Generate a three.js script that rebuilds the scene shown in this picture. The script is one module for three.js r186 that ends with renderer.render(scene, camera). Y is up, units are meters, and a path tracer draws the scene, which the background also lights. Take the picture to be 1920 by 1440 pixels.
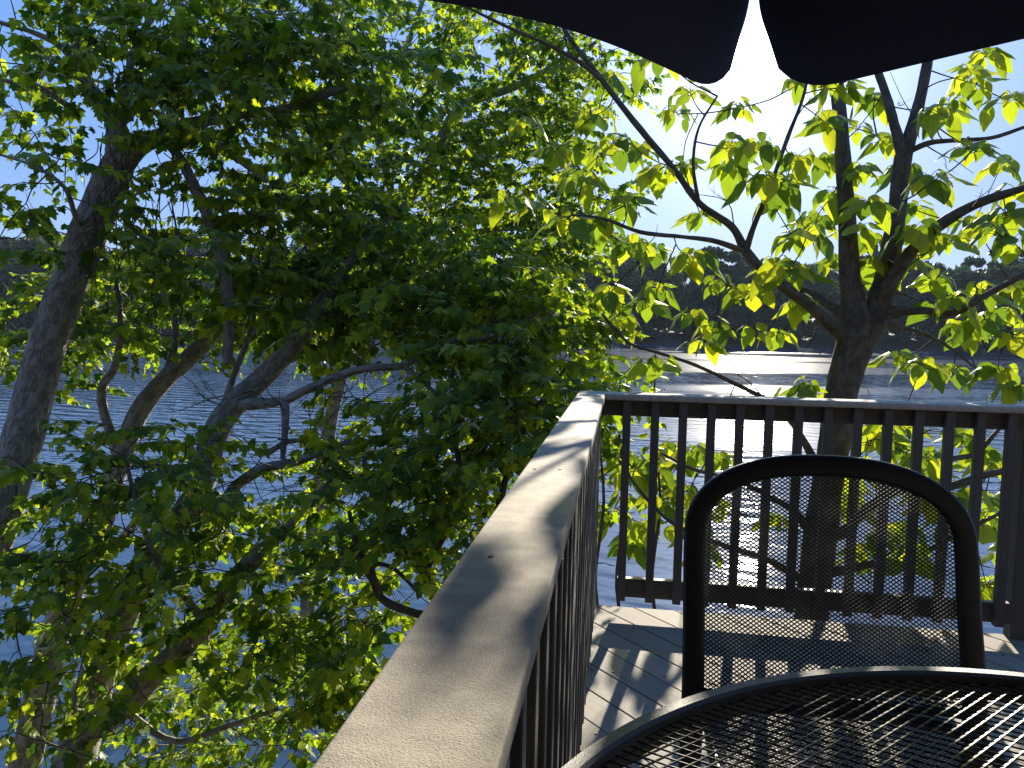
import * as THREE from 'three';
import { mergeGeometries, mergeVertices, toCreasedNormals } from 'three/addons/utils/BufferGeometryUtils.js';

// ───────────── camera, sky, sun, exposure ─────────────
const V = (x, y, z) => new THREE.Vector3(x, y, z);
const scene = new THREE.Scene();
const EXPOSURE = 2.6;
const FOCAL = 1440, PITCH = 4.3 * Math.PI / 180, ROLL = 0.02;            // focal length in pixels of a 1920 x 1440 picture
const EYE = V(0, 1.16, 0);
const camera = new THREE.PerspectiveCamera(2 * Math.atan(720 / FOCAL) * 180 / Math.PI, 4 / 3, 0.05, 4000);
const FW = V(0, -Math.sin(PITCH), -Math.cos(PITCH)), R0 = V(1, 0, 0), U0 = R0.clone().cross(FW);
const RT = R0.clone().multiplyScalar(Math.cos(ROLL)).addScaledVector(U0, Math.sin(ROLL));
const UPV = U0.clone().multiplyScalar(Math.cos(ROLL)).addScaledVector(R0, -Math.sin(ROLL));
camera.position.copy(EYE);
camera.up.copy(UPV);
camera.lookAt(EYE.clone().add(FW));
scene.add(camera);
// a place in the world, seen along a line of sight and that many metres ahead
const at = (px, py, d) => EYE.clone().addScaledVector(FW, d).addScaledVector(RT, (px - 960) / FOCAL * d).addScaledVector(UPV, (720 - py) / FOCAL * d);
const SUN = V(0.2654, 0.3185, -0.9100).normalize();

{ // clear evening sky: blue overhead, paler towards the horizon, a bright aureole round the sun
  const W = 1024, H = 512, data = new Float32Array(W * H * 4);
  for (let r = 0; r < H; r++) for (let c = 0; c < W; c++) {
    const el = ((r + 0.5) / H - 0.5) * Math.PI, az = ((c + 0.5) / W - 0.5) * 2 * Math.PI;
    const x = Math.cos(az) * Math.cos(el), y = Math.sin(el), z = Math.sin(az) * Math.cos(el);
    const th = Math.acos(Math.min(1, x * SUN.x + y * SUN.y + z * SUN.z)) * 180 / Math.PI;
    const h = Math.exp(-Math.max(0, y) / 0.18), hh = Math.exp(-Math.max(0, y) / 0.07);
    const zen = [0.15, 0.36, 0.90], mid = [0.36, 0.62, 1.05], hor = [0.74, 0.84, 0.92];
    const glow = 0.55 * Math.exp(-th / 16) + 1.6 * Math.exp(-th / 5) + 40 * Math.exp(-th * th / 1.3);
    for (let k = 0; k < 3; k++) {
      let v = zen[k] + (mid[k] - zen[k]) * h; v += (hor[k] - v) * hh * 0.75;
      v += glow * [1.0, 0.97, 0.9][k];
      if (y < 0) v *= 0.5;
      data[(r * W + c) * 4 + k] = v / EXPOSURE;
    }
    data[(r * W + c) * 4 + 3] = 1;
  }
  const t = new THREE.DataTexture(data, W, H, THREE.RGBAFormat, THREE.FloatType);
  t.mapping = THREE.EquirectangularReflectionMapping; t.magFilter = t.minFilter = THREE.LinearFilter; t.needsUpdate = true;
  scene.background = t; scene.environment = t;
}
const sun = new THREE.DirectionalLight(new THREE.Color().setRGB(1, 0.9, 0.74), 5);
sun.position.copy(SUN).multiplyScalar(60); sun.target.position.set(0, 0, -4);
sun.castShadow = true; sun.shadow.mapSize.set(4096, 4096);
Object.assign(sun.shadow.camera, { left: -16, right: 16, top: 16, bottom: -16, near: 1, far: 130 });
scene.add(sun, sun.target);
scene.fog = new THREE.FogExp2(new THREE.Color().setRGB(0.72, 0.82, 1.0), 0.00014);

const renderer = new THREE.WebGLRenderer({ antialias: true });
renderer.toneMapping = THREE.LinearToneMapping;
renderer.toneMappingExposure = EXPOSURE;
renderer.shadowMap.enabled = true;

// ───────────── helpers ─────────────
let seed = 20240607;
const rnd = () => { seed = (seed + 0x6D2B79F5) | 0; let t = Math.imul(seed ^ (seed >>> 15), 1 | seed); t = (t + Math.imul(t ^ (t >>> 7), 61 | t)) ^ t; return ((t ^ (t >>> 14)) >>> 0) / 4294967296; };
const rr = (a, b) => a + (b - a) * rnd();
const gauss = () => { let s = 0; for (let i = 0; i < 6; i++) s += rnd(); return (s - 3) / 0.7071; };
const col = (r, g, b) => new THREE.Color().setRGB(r, g, b);
const hash = (x, y, s) => { let h = Math.imul(x, 374761393) ^ Math.imul(y, 668265263) ^ Math.imul(s, 2147483647 ^ 0x5bd1e995); h = Math.imul(h ^ (h >>> 13), 1274126177); return ((h ^ (h >>> 16)) >>> 0) / 4294967296; };
function vnoise(x, y, px, py, s) {      // value noise that repeats every px, py cells
  const xi = Math.floor(x), yi = Math.floor(y), fx = x - xi, fy = y - yi, u = fx * fx * (3 - 2 * fx), v = fy * fy * (3 - 2 * fy);
  const m = (a, n) => ((a % n) + n) % n, x0 = m(xi, px), x1 = m(xi + 1, px), y0 = m(yi, py), y1 = m(yi + 1, py);
  const a = hash(x0, y0, s), b = hash(x1, y0, s), c = hash(x0, y1, s), d = hash(x1, y1, s);
  return a + (b - a) * u + (c - a) * v + (a - b - c + d) * u * v;
}
function texture(W, H, f, srgb = false, rep = [1, 1]) {   // f(u, v) -> [r, g, b] 0..1 (linear numbers are stored as they come)
  const data = new Uint8Array(W * H * 4);
  for (let y = 0; y < H; y++) for (let x = 0; x < W; x++) {
    const c = f((x + 0.5) / W, (y + 0.5) / H, x, y), o = (y * W + x) * 4;
    for (let k = 0; k < 3; k++) data[o + k] = Math.max(0, Math.min(255, Math.round(255 * (c.length ? c[k] : c))));
    data[o + 3] = 255;
  }
  const t = new THREE.DataTexture(data, W, H);
  t.wrapS = t.wrapT = THREE.RepeatWrapping; t.magFilter = THREE.LinearFilter; t.minFilter = THREE.LinearMipmapLinearFilter; t.generateMipmaps = true;
  if (srgb) t.colorSpace = THREE.SRGBColorSpace;
  t.repeat.set(...rep); t.needsUpdate = true;
  return t;
}
const std = (o) => new THREE.MeshStandardMaterial(o);
const used = {};
const numbered = (name) => { const n = used[name] = (used[name] ?? -1) + 1; return n ? `${name}_${String(n).padStart(3, '0')}` : name; };
function shade(o) { o.castShadow = o.receiveShadow = true; return o; }
function thing(name, label, category, pos, group) {
  const o = new THREE.Group(); o.name = numbered(name); if (pos) o.position.copy(pos);
  o.userData = { label, category }; if (group) o.userData.group = group;
  scene.add(o); return o;
}
function part(name, geo, m, parent, pos) { const o = shade(new THREE.Mesh(geo, m)); o.name = name; if (pos) o.position.copy(pos); parent.add(o); return o; }
function stuff(o) { o.userData.kind = 'stuff'; return o; }
function structure(name, geo, m, label) { const o = geo ? shade(new THREE.Mesh(geo, m)) : new THREE.Group(); o.name = numbered(name); o.userData = { kind: 'structure', label }; scene.add(o); return o; }
function flat(pos) { const g = new THREE.BufferGeometry(); g.setAttribute('position', new THREE.BufferAttribute(new Float32Array(pos), 3)); g.computeVertexNormals(); return g; }

// a box between two corners in a local frame, edges chamfered, uv in metres with u along the longest side
function board(cx, cy, cz, w, h, d, bev = 0.003) {
  const L = Math.max(w, h, d), ax = L === w ? 0 : L === h ? 1 : 2;
  const [a, b] = ax === 0 ? [d, h] : ax === 1 ? [w, d] : [w, h];
  const s = new THREE.Shape(), x = a / 2, y = b / 2, q = Math.min(bev, x * 0.4, y * 0.4);
  s.moveTo(-x + q, -y); s.lineTo(x - q, -y); s.lineTo(x, -y + q); s.lineTo(x, y - q); s.lineTo(x - q, y); s.lineTo(-x + q, y); s.lineTo(-x, y - q); s.lineTo(-x, -y + q); s.closePath();
  const g = new THREE.ExtrudeGeometry(s, { depth: L, bevelEnabled: false, steps: 1 });
  g.translate(0, 0, -L / 2);
  const p = g.attributes.position, uv = g.attributes.uv, o1 = hash(Math.round(cx * 997), Math.round(cz * 991), 5) * 7;
  for (let i = 0; i < p.count; i++) uv.setXY(i, p.getZ(i) + o1, Math.abs(p.getX(i) + x) + Math.abs(p.getY(i) + y) + o1);
  if (ax === 0) g.rotateY(Math.PI / 2); else if (ax === 1) g.rotateX(-Math.PI / 2);
  g.translate(cx, cy, cz);
  return g;
}
// a round branch through points with radii: parallel-transported rings, uv in metres
function tube(pts, radii, seg = 8, sub = 3, rough = 0, closed = false) {
  const curve = new THREE.CatmullRomCurve3(pts, closed, 'centripetal'), n = Math.max(2, (pts.length - (closed ? 0 : 1)) * sub);
  const P = [], UV = [], N = [], I = [];
  let nrm = null, prev = null, len = 0;
  const rad = (t) => { const f = t * (radii.length - 1), i = Math.min(radii.length - 2, Math.floor(f)); return radii.length === 1 ? radii[0] : radii[i] + (radii[i + 1] - radii[i]) * (f - i); };
  let last = null;
  for (let i = 0; i <= n; i++) {
    const c = curve.getPoint(i / n), tn = curve.getTangent(i / n).normalize();
    if (!nrm) { nrm = Math.abs(tn.y) < 0.9 ? V(0, 1, 0) : V(1, 0, 0); nrm.addScaledVector(tn, -nrm.dot(tn)).normalize(); }
    else { nrm.addScaledVector(tn, -nrm.dot(tn)).normalize(); }
    if (last) len += c.distanceTo(last); last = c;
    const bi = tn.clone().cross(nrm), r = rad(i / n);
    for (let k = 0; k <= seg; k++) {
      const a = k / seg * 2 * Math.PI, d = nrm.clone().multiplyScalar(Math.cos(a)).addScaledVector(bi, Math.sin(a));
      const q = rough ? 1 + rough * (vnoise(k / seg * 6, len * 9, 6, 4096, 11) + 0.6 * vnoise(k / seg * 12, len * 25, 12, 4096, 12) - 0.8) : 1;
      P.push(c.x + d.x * r * q, c.y + d.y * r * q, c.z + d.z * r * q); N.push(d.x, d.y, d.z); UV.push(k / seg * Math.max(0.03, 2 * Math.PI * rad(0.2)), len);
    }
  }
  const m = seg + 1;
  for (let i = 0; i < n; i++) for (let k = 0; k < seg; k++) { const a = i * m + k, b = a + m; I.push(a, a + 1, b, b, a + 1, b + 1); }
  if (!closed) for (const e of [0, n]) {     // rounded end
    const c = curve.getPoint(e / n), tn = curve.getTangent(e / n).normalize().multiplyScalar(e ? 1 : -1), id = P.length / 3;
    const r = rad(e / n); P.push(c.x + tn.x * r * 0.6, c.y + tn.y * r * 0.6, c.z + tn.z * r * 0.6); N.push(tn.x, tn.y, tn.z); UV.push(0, len);
    for (let k = 0; k < seg; k++) e ? I.push(e * m + k, e * m + k + 1, id) : I.push(e * m + k + 1, e * m + k, id);
  }
  const g = new THREE.BufferGeometry();
  g.setAttribute('position', new THREE.BufferAttribute(new Float32Array(P), 3));
  g.setAttribute('normal', new THREE.BufferAttribute(new Float32Array(N), 3));
  g.setAttribute('uv', new THREE.BufferAttribute(new Float32Array(UV), 2));
  g.setIndex(I);
  if (rough) g.computeVertexNormals();
  return g;
}
// expanded metal: zigzag strands that meet their neighbours, cell L by 2p; place(u, v, w) gives the point w above the sheet
function expanded(inside, u0, u1, v0, v1, L, p, wid, thick, place) {
  const pos = [], nu = Math.ceil((u1 - u0) / (L / 2)), nv = Math.ceil((v1 - v0) / p);
  const quad = (a, b, c, d) => pos.push(a.x, a.y, a.z, b.x, b.y, b.z, c.x, c.y, c.z, a.x, a.y, a.z, c.x, c.y, c.z, d.x, d.y, d.z);
  for (let k = 0; k <= nv; k++) for (let i = 0; i < nu; i++) {
    const s = (i + k) % 2 ? 1 : -1, ua = u0 + i * L / 2, ub = ua + L / 2, va = v0 + k * p - s * p / 2, vb = v0 + k * p + s * p / 2;
    if (!inside(ua, va) && !inside(ub, vb)) continue;
    const tilt = thick * 0.55, ring = (u, v) => [place(u, v - wid / 2, -tilt), place(u, v + wid / 2, tilt - thick * 0.5), place(u, v + wid / 2, tilt + thick * 0.5), place(u, v - wid / 2, -tilt + thick)];
    const A = ring(ua, va), B = ring(ub, vb);
    for (let q = 0; q < 4; q++) { const r = (q + 1) % 4; quad(A[q], B[q], B[r], A[r]); }
  }
  return flat(pos);
}

// ───────────── materials ─────────────
const grainTex = texture(512, 512, (u, v) => {       // grain runs along u; tile 1 m x 0.5 m
  let g = 0.5 * vnoise(u * 10, v * 90, 10, 90, 1) + 0.3 * vnoise(u * 28, v * 200, 28, 200, 2) + 0.2 * vnoise(u * 60, v * 60, 60, 60, 3);
  const w = 0.75 + 0.35 * g + 0.18 * (vnoise(u * 4, v * 6, 4, 6, 4) - 0.5);
  return [w * 0.92, w * 0.915, w * 0.9];
}, false, [1, 2]);
const gritTex = texture(512, 512, (u, v, x, y) => {  // gritty, weathered coating; tile 0.25 m
  const f = hash(x, y, 21), n = vnoise(u * 128, v * 128, 128, 128, 22), m = vnoise(u * 9, v * 9, 9, 9, 23);
  const w = 0.5 + 0.32 * f + 0.28 * n + 0.2 * (m - 0.5) - (hash(x >> 1, y >> 1, 24) > 0.985 ? 0.25 : 0);
  return [w, w * 0.985, w * 0.96];
}, false, [7, 7]);
const barkTex = texture(256, 512, (u, v) => {        // tile 0.25 m x 0.5 m
  const r = vnoise(u * 14 + 2 * vnoise(u * 4, v * 6, 4, 6, 31), v * 9, 14, 9, 32), f = vnoise(u * 40, v * 30, 40, 30, 33), b = vnoise(u * 5, v * 7, 5, 7, 34), l = vnoise(u * 9, v * 16, 9, 16, 35);
  const w = 0.34 + 0.5 * Math.pow(Math.abs(r - 0.5) * 2, 0.7) + 0.25 * f + (b > 0.62 ? 0.25 : 0) * (b - 0.62) * 4, lich = l > 0.66 ? (l - 0.66) * 1.6 : 0;
  return [w + lich, w * 0.95 + lich * 1.08, w * 0.88 + lich * 0.9];
}, false, [4, 2]);
const M = {
  deck: [0, 1, 2, 3].map((k) => std({ color: col(...[[0.27, 0.24, 0.19], [0.24, 0.215, 0.17], [0.30, 0.265, 0.21], [0.255, 0.225, 0.172]][k]), map: grainTex, bumpMap: grainTex, bumpScale: 0.0012, roughness: 0.8 })),
  cap: std({ color: col(0.47, 0.425, 0.345), map: gritTex, bumpMap: gritTex, bumpScale: 0.0008, roughness: 0.85 }),
  rail: std({ color: col(0.092, 0.084, 0.074), map: grainTex, bumpMap: grainTex, bumpScale: 0.0008, roughness: 0.6 }),
  frame: std({ color: col(0.16, 0.14, 0.12), map: grainTex, roughness: 0.85 }),
  screw: std({ color: col(0.05, 0.045, 0.04), roughness: 0.5, metalness: 0.6 }),
  metal: std({ color: col(0.012, 0.013, 0.015), roughness: 0.38, bumpMap: gritTex, bumpScale: 0.0004 }),
  rim: std({ color: col(0.095, 0.088, 0.076), map: gritTex, roughness: 0.5, bumpMap: gritTex, bumpScale: 0.0007 }),
  mesh: std({ color: col(0.012, 0.013, 0.015), roughness: 0.42 }),
  canopy: std({ color: col(0.045, 0.06, 0.125), roughness: 0.95 }),
  bark: std({ color: col(0.27, 0.25, 0.215), map: barkTex, bumpMap: barkTex, bumpScale: 0.012, roughness: 0.9 }),
  barkDark: std({ color: col(0.10, 0.085, 0.07), map: barkTex, bumpMap: barkTex, bumpScale: 0.006, roughness: 0.85 }),
  twig: std({ color: col(0.055, 0.042, 0.032), roughness: 0.85 }),
};
const leafMat = (r, g, b, tr, map) => new THREE.MeshPhysicalMaterial({ color: col(r, g, b), roughness: 0.93, transmission: tr, thickness: 0, clearcoat: 0.22, clearcoatRoughness: 0.28, ior: 1.35, specularIntensity: 0.4, side: THREE.DoubleSide, ...(map ? { map } : {}) });
const veinTex = texture(128, 128, (u, v) => {        // midrib, side veins, faint mottling
  const x = Math.abs(u - 0.5), mid = Math.exp(-((x / 0.012) ** 2)), s = (v - x * 0.75) * 8, side = Math.exp(-(((s - Math.round(s)) / 0.09) ** 2)) * 0.55, m = vnoise(u * 14, v * 14, 14, 14, 41), w = 0.80 + 0.12 * m - 0.16 * Math.max(mid, side);
  return [w, w, w * 0.95];
});
const mapleMats = [leafMat(0.25, 0.36, 0.012, 0.72), leafMat(0.15, 0.25, 0.010, 0.66), leafMat(0.38, 0.46, 0.015, 0.74), leafMat(0.07, 0.15, 0.010, 0.58)];
const broadMats = [leafMat(0.38, 0.48, 0.018, 0.68, veinTex), leafMat(0.25, 0.37, 0.018, 0.62, veinTex), leafMat(0.48, 0.53, 0.02, 0.7, veinTex), leafMat(0.15, 0.26, 0.018, 0.55, veinTex)];

// ───────────── the lake and its shores ─────────────
const WATER = -3.25;
const shoreDist = (x, z) => (Math.hypot((x - 20) / 230, (z + 112) / 107) - 1) * 107;   // > 0 on land
function groundHeight(x, z) {
  const s = shoreDist(x, z);
  if (s < 0) return Math.max(-7, WATER + 0.45 * s);
  if (z > -60) return Math.min(WATER + 0.55 * s, -0.5) + (s > 30 ? (s - 30) * 0.02 : 0);
  return WATER + 3 * (1 - Math.exp(-s / 6)) + s * 0.03;
}
{
  const pos = [], idx = [], uv = [], NR = 90, NS = 160;
  for (let i = 0; i <= NR; i++) for (let k = 0; k <= NS; k++) {
    const r = 1500 * Math.pow(i / NR, 2.6), a = k / NS * 2 * Math.PI, x = r * Math.cos(a), z = r * Math.sin(a);
    pos.push(x, groundHeight(x, z), z); uv.push(x, z);
    if (i < NR && k < NS) { const q = i * (NS + 1) + k; idx.push(q, q + 1, q + NS + 1, q + 1, q + NS + 2, q + NS + 1); }
  }
  const g = new THREE.BufferGeometry(); g.setAttribute('position', new THREE.BufferAttribute(new Float32Array(pos), 3)); g.setAttribute('uv', new THREE.BufferAttribute(new Float32Array(uv), 2)); g.setIndex(idx); g.computeVertexNormals();
  const soil = texture(256, 256, (u, v) => { const n = 0.6 * vnoise(u * 30, v * 30, 30, 30, 51) + 0.4 * vnoise(u * 90, v * 90, 90, 90, 52); return [0.6 + 0.4 * n, 0.58 + 0.4 * n, 0.5 + 0.4 * n]; }, false, [0.4, 0.4]);
  structure('ground', g, std({ color: col(0.10, 0.085, 0.055), map: soil, roughness: 0.95 }), 'wooded lake bank and lake bed');
}
{
  const waves = []; // wind ripples: many small waves in a spread of directions, repeating every 12 m
  for (let i = 0; i < 70; i++) { const k = 8 + Math.floor(62 * Math.pow(rnd(), 1.4)), a = -1.35 + gauss() * 0.42; waves.push([Math.round(k * Math.cos(a)), Math.round(k * Math.sin(a)), rnd() * 6.283, 1 / Math.pow(k, 1.25)]); }
  const N = 1024, h = new Float32Array(N * N); let lo = 1e9, hi = -1e9;
  for (const [kx, ky, ph, am] of waves) {
    const cx = new Float32Array(N), sx = new Float32Array(N), cy = new Float32Array(N), sy = new Float32Array(N);
    for (let i = 0; i < N; i++) { const a = 2 * Math.PI * kx * i / N + ph, b = 2 * Math.PI * ky * i / N; cx[i] = Math.cos(a); sx[i] = Math.sin(a); cy[i] = Math.cos(b); sy[i] = Math.sin(b); }
    for (let y = 0; y < N; y++) for (let x = 0; x < N; x++) h[y * N + x] += am * (cx[x] * cy[y] - sx[x] * sy[y]);
  }
  for (const v of h) { lo = Math.min(lo, v); hi = Math.max(hi, v); }
  let sl = 0; for (let i = 0; i < N * N - N - 1; i += 7) sl += (h[i + 1] - h[i]) ** 2 + (h[i + N] - h[i]) ** 2; sl = Math.sqrt(sl / (N * N / 7)) * N / 12 / (hi - lo);   // slope for a height of 1 m
  const ripple = texture(N, N, (u, v, x, y) => (h[y * N + x] - lo) / (hi - lo), false, [1 / 12, 1 / 12]);
  const calm = texture(512, 512, (u, v) => {  // calm slicks and ruffled lanes, tile 400 m
    const n = vnoise(u * 5 + 0.6 * vnoise(u * 6, v * 12, 6, 12, 61), v * 22, 5, 22, 62) * 0.7 + vnoise(u * 14, v * 60, 14, 60, 63) * 0.3;
    const t = Math.max(0, Math.min(1, (n - 0.36) / 0.16)); const w = 0.05 + 0.08 * t * t * (3 - 2 * t); return [w, w, w];
  }, false, [1 / 400, 1 / 400]);
  const g = new THREE.PlaneGeometry(640, 420, 1, 1); g.rotateX(-Math.PI / 2); g.translate(20, WATER, -160);
  const p = g.attributes.position; for (let i = 0; i < p.count; i++) g.attributes.uv.setXY(i, p.getX(i), p.getZ(i));
  structure('lake_water', g, std({ color: col(0.026, 0.055, 0.095), roughness: 1, roughnessMap: calm, bumpMap: ripple, bumpScale: 0.042 / sl }), 'rippled lake surface');
}
{ // the far wood: crowns of leaf clumps on the opposite shore
  function farCrown(hgt, wide) {
    const pos = [], lobes = [];
    for (let i = 0; i < 34; i++) { const t = rnd(), a = rnd() * 6.283, q = wide * (0.35 + 0.65 * Math.sin(Math.PI * Math.min(1, t * 0.9 + 0.1))) * Math.sqrt(rnd()); lobes.push([q * Math.cos(a), hgt * (0.12 + 0.82 * t), q * Math.sin(a), rr(0.12, 0.2) * wide * 1.7]); }
    for (const [x, y, z, r] of lobes) for (let i = 0; i < 110; i++) {
      const d = V(gauss(), gauss(), gauss()).normalize().multiplyScalar(r * Math.pow(rnd(), 0.35)), s = rr(0.35, 0.95);
      const a = V(gauss(), gauss() * 0.6, gauss()).normalize(), b = V(gauss(), gauss(), gauss()).cross(a).normalize();
      const c = V(x + d.x, y + d.y * 0.75, z + d.z), A = c.clone().addScaledVector(a, s), B = c.clone().addScaledVector(b, s * 0.8), D = c.clone().addScaledVector(a, -s * 0.7).addScaledVector(b, -s * 0.5);
      pos.push(A.x, A.y, A.z, B.x, B.y, B.z, D.x, D.y, D.z);
    }
    return flat(pos);
  }
  const m = leafMat(0.06, 0.10, 0.03, 0.25), sets = [farCrown(22, 6.5), farCrown(25, 6), farCrown(19, 7)].map((g) => ({ g, list: [] }));
  for (let i = 0; i < 520; i++) {
    const a = rr(-2.75, -0.4), t = 1 + Math.pow(rnd(), 1.3) * 0.42 + 0.005, x = 20 + 230 * t * Math.cos(a), z = -112 + 107 * t * Math.sin(a);
    sets[Math.floor(rnd() * 3)].list.push([x, groundHeight(x, z) - 0.8, z, rr(0.75, 1.15), rnd() * 6.28]);
  }
  sets.forEach(({ g, list }, k) => {
    const im = shade(new THREE.InstancedMesh(g, m, list.length)), o = new THREE.Object3D();
    list.forEach(([x, y, z, s, r], i) => { o.position.set(x, y, z); o.scale.set(s, s * rr(0.9, 1.1), s); o.rotation.y = r; o.updateMatrix(); im.setMatrixAt(i, o.matrix); im.setColorAt(i, col(rr(0.8, 1.2), rr(0.85, 1.15), rr(0.8, 1.2))); });
    im.name = 'far_wood' + (k ? `_00${k}` : ''); im.userData = { kind: 'stuff', label: 'dark wood along the opposite lake shore', category: 'wood' }; scene.add(im);
  });
}

// ───────────── the deck ─────────────
const ANG = 8.2 * Math.PI / 180;
const CORNER = V(0.372, 0, -3.047), E1 = V(Math.cos(ANG), 0, Math.sin(ANG)), E2 = V(Math.sin(ANG), 0, -Math.cos(ANG));
const onDeck = (s, t, y = 0) => CORNER.clone().addScaledVector(E1, s).addScaledVector(E2, -t).setY(y);   // s along the far rail, t towards the camera
const DECK = { s0: -0.12, s1: 3.9, t0: -0.098, t1: 5.6 };
{
  const deck = structure('deck', null, null, 'weathered wooden deck laid on the diagonal');
  const ba = 33.5 * Math.PI / 180, bd = V(Math.sin(ba), 0, Math.cos(ba)), bn = V(Math.cos(ba), 0, -Math.sin(ba));
  const P0 = V(0.3842, 0, -3.1131), pitch = 0.1245, gap = 0.006;
  const corners = [onDeck(DECK.s0, DECK.t0), onDeck(DECK.s1, DECK.t0), onDeck(DECK.s1, DECK.t1), onDeck(DECK.s0, DECK.t1)];
  const clip = (poly, n, c) => { const out = []; poly.forEach((a, i) => { const b = poly[(i + 1) % poly.length], da = a.dot(n) - c, db = b.dot(n) - c; if (da <= 0) out.push(a); if (da * db < 0) out.push(a.clone().lerp(b, da / (da - db))); }); return out; };
  const screws = [];
  for (let k = -60; k < 60; k++) {
    const lo = P0.dot(bn) + k * pitch + gap * rr(0.25, 0.75), hi = P0.dot(bn) + (k + 1) * pitch - gap * rr(0.15, 0.75);
    let poly = clip(clip(corners, bn, hi), bn.clone().negate(), -lo);
    if (poly.length < 3) continue;
    const loc = poly.map((p) => new THREE.Vector2(p.dot(bd), p.dot(bn)));
    const sh = new THREE.Shape(loc), g = new THREE.ExtrudeGeometry(sh, { depth: 0.022, bevelEnabled: true, bevelThickness: 0.0015, bevelSize: 0.0015, bevelOffset: -0.0015, bevelSegments: 1 });
    const p = g.attributes.position, uv = g.attributes.uv, off = rnd() * 5, dy = rr(-0.001, 0.001);
    for (let i = 0; i < p.count; i++) {
      const a = p.getX(i), b = p.getY(i), y = p.getZ(i) - 0.0235 + dy; uv.setXY(i, a + off, b + off * 0.37);
      p.setXYZ(i, bd.x * a + bn.x * b, y, bd.z * a + bn.z * b);
    }
    g.computeVertexNormals();
    const idx = g.index; if (!idx) { const q = g.attributes.position.array; for (let i = 0; i < q.length; i += 9) for (let j = 0; j < 3; j++) { const s = q[i + 3 + j]; q[i + 3 + j] = q[i + 6 + j]; q[i + 6 + j] = s; } const w = uv.array; for (let i = 0; i < w.length; i += 6) for (let j = 0; j < 2; j++) { const s = w[i + 2 + j]; w[i + 2 + j] = w[i + 4 + j]; w[i + 4 + j] = s; } g.computeVertexNormals(); }
    part('plank', g, M.deck[Math.floor(rnd() * 4)], deck);
    for (let j = 0; j < 14; j++) for (const e of [0.025, pitch - gap - 0.025]) {   // screws where the joists pass below
      const q = V(0, 0, 0).addScaledVector(bn, lo + e + rr(-0.004, 0.004)); const t = 0.12 + j * 0.406;
      const a = (t + (q.clone().sub(CORNER)).dot(E2)) / -bd.dot(E2), pt = q.addScaledVector(bd, a), s = pt.clone().sub(CORNER).dot(E1);
      if (s > DECK.s0 + 0.02 && s < DECK.s1) { const c = new THREE.CylinderGeometry(0.0042, 0.0042, 0.002, 7); c.translate(pt.x, 0.0012 + dy, pt.z); screws.push(c); }
    }
  }
  stuff(part('screw_head', mergeGeometries(screws), M.screw, deck));
  const basis = new THREE.Matrix4().makeBasis(E1, V(0, 1, 0), E2.clone().negate()).setPosition(CORNER);
  const put = (g) => g.applyMatrix4(basis);
  for (let j = 0; j < 14; j++) part('joist', put(board((DECK.s0 + DECK.s1) / 2, -0.11, 0.12 + j * 0.406, DECK.s1 - DECK.s0 - 0.1, 0.17, 0.038)), M.frame, deck);
  part('beam', put(board((DECK.s0 + DECK.s1) / 2, -0.29, 0.25, DECK.s1 - DECK.s0 - 0.2, 0.18, 0.09)), M.frame, deck);
  part('beam', put(board((DECK.s0 + DECK.s1) / 2, -0.29, 3.2, DECK.s1 - DECK.s0 - 0.2, 0.18, 0.09)), M.frame, deck);
  for (const [s, t] of [[0.1, 0.25], [1.9, 0.25], [3.7, 0.25], [0.1, 3.2], [3.7, 3.2]]) { const q = onDeck(s, t), gy = groundHeight(q.x, q.z) - 0.15, hgt = -0.38 - gy; part('post', put(board(s, gy + hgt / 2, t, 0.1, hgt, 0.1)), M.frame, deck); }
}

// ───────────── the house that the deck belongs to, behind the viewer: it keeps the sky off the deck ─────────────
{
  const house = thing('house', 'dark brown board sided house wall behind the table, at the back of the deck', 'house', onDeck(1.9, 4.75, -0.5));
  house.setRotationFromMatrix(new THREE.Matrix4().makeBasis(E1, V(0, 1, 0), E2.clone().negate()));
  const wood = [std({ color: col(0.055, 0.045, 0.037), map: grainTex, roughness: 0.8 }), std({ color: col(0.048, 0.04, 0.034), map: grainTex, roughness: 0.8 })];
  part('wall', board(0, 2.6, 0.12, 16, 5.4, 0.2), wood[1], house);
  for (let k = 0; k < 34; k++) part('siding_board', board(0, 0.1 + k * 0.155, 0.006, 16, 0.15, 0.022).rotateX(0).translate(0, 0, 0), wood[k % 2], house);
  part('eave', board(0, 3.25, -0.75, 16, 0.09, 1.7), wood[1], house);
  part('eave_fascia', board(0, 3.24, -1.62, 16, 0.18, 0.03), wood[0], house);
}

// ───────────── railings (local x along the rail, z outward) ─────────────
const CAPH = 0.9, CAPT = 0.025, CAPW = 0.108;
function capBoard(poly) {           // poly: top outline in x, z; rounded arris
  const sh = new THREE.Shape(poly.map(([x, z]) => new THREE.Vector2(x, -z)));
  const g = new THREE.ExtrudeGeometry(sh, { depth: CAPT - 0.008, bevelEnabled: true, bevelThickness: 0.004, bevelSize: 0.004, bevelOffset: -0.004, bevelSegments: 3 });
  g.rotateX(-Math.PI / 2); g.translate(0, CAPH - CAPT + 0.004, 0);
  const p = g.attributes.position; for (let i = 0; i < p.count; i++) g.attributes.uv.setXY(i, p.getX(i) + p.getY(i) * 0.3, p.getZ(i) + p.getY(i));
  return toCreasedNormals(g, 0.6);
}
const balGeo = [0, 1, 2].map((k) => board(k * 0.37, (0.872 + 0.056) / 2, 0, 0.032, 0.872 - 0.056, 0.032, 0.002).translate(-k * 0.37, 0, 0));
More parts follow.
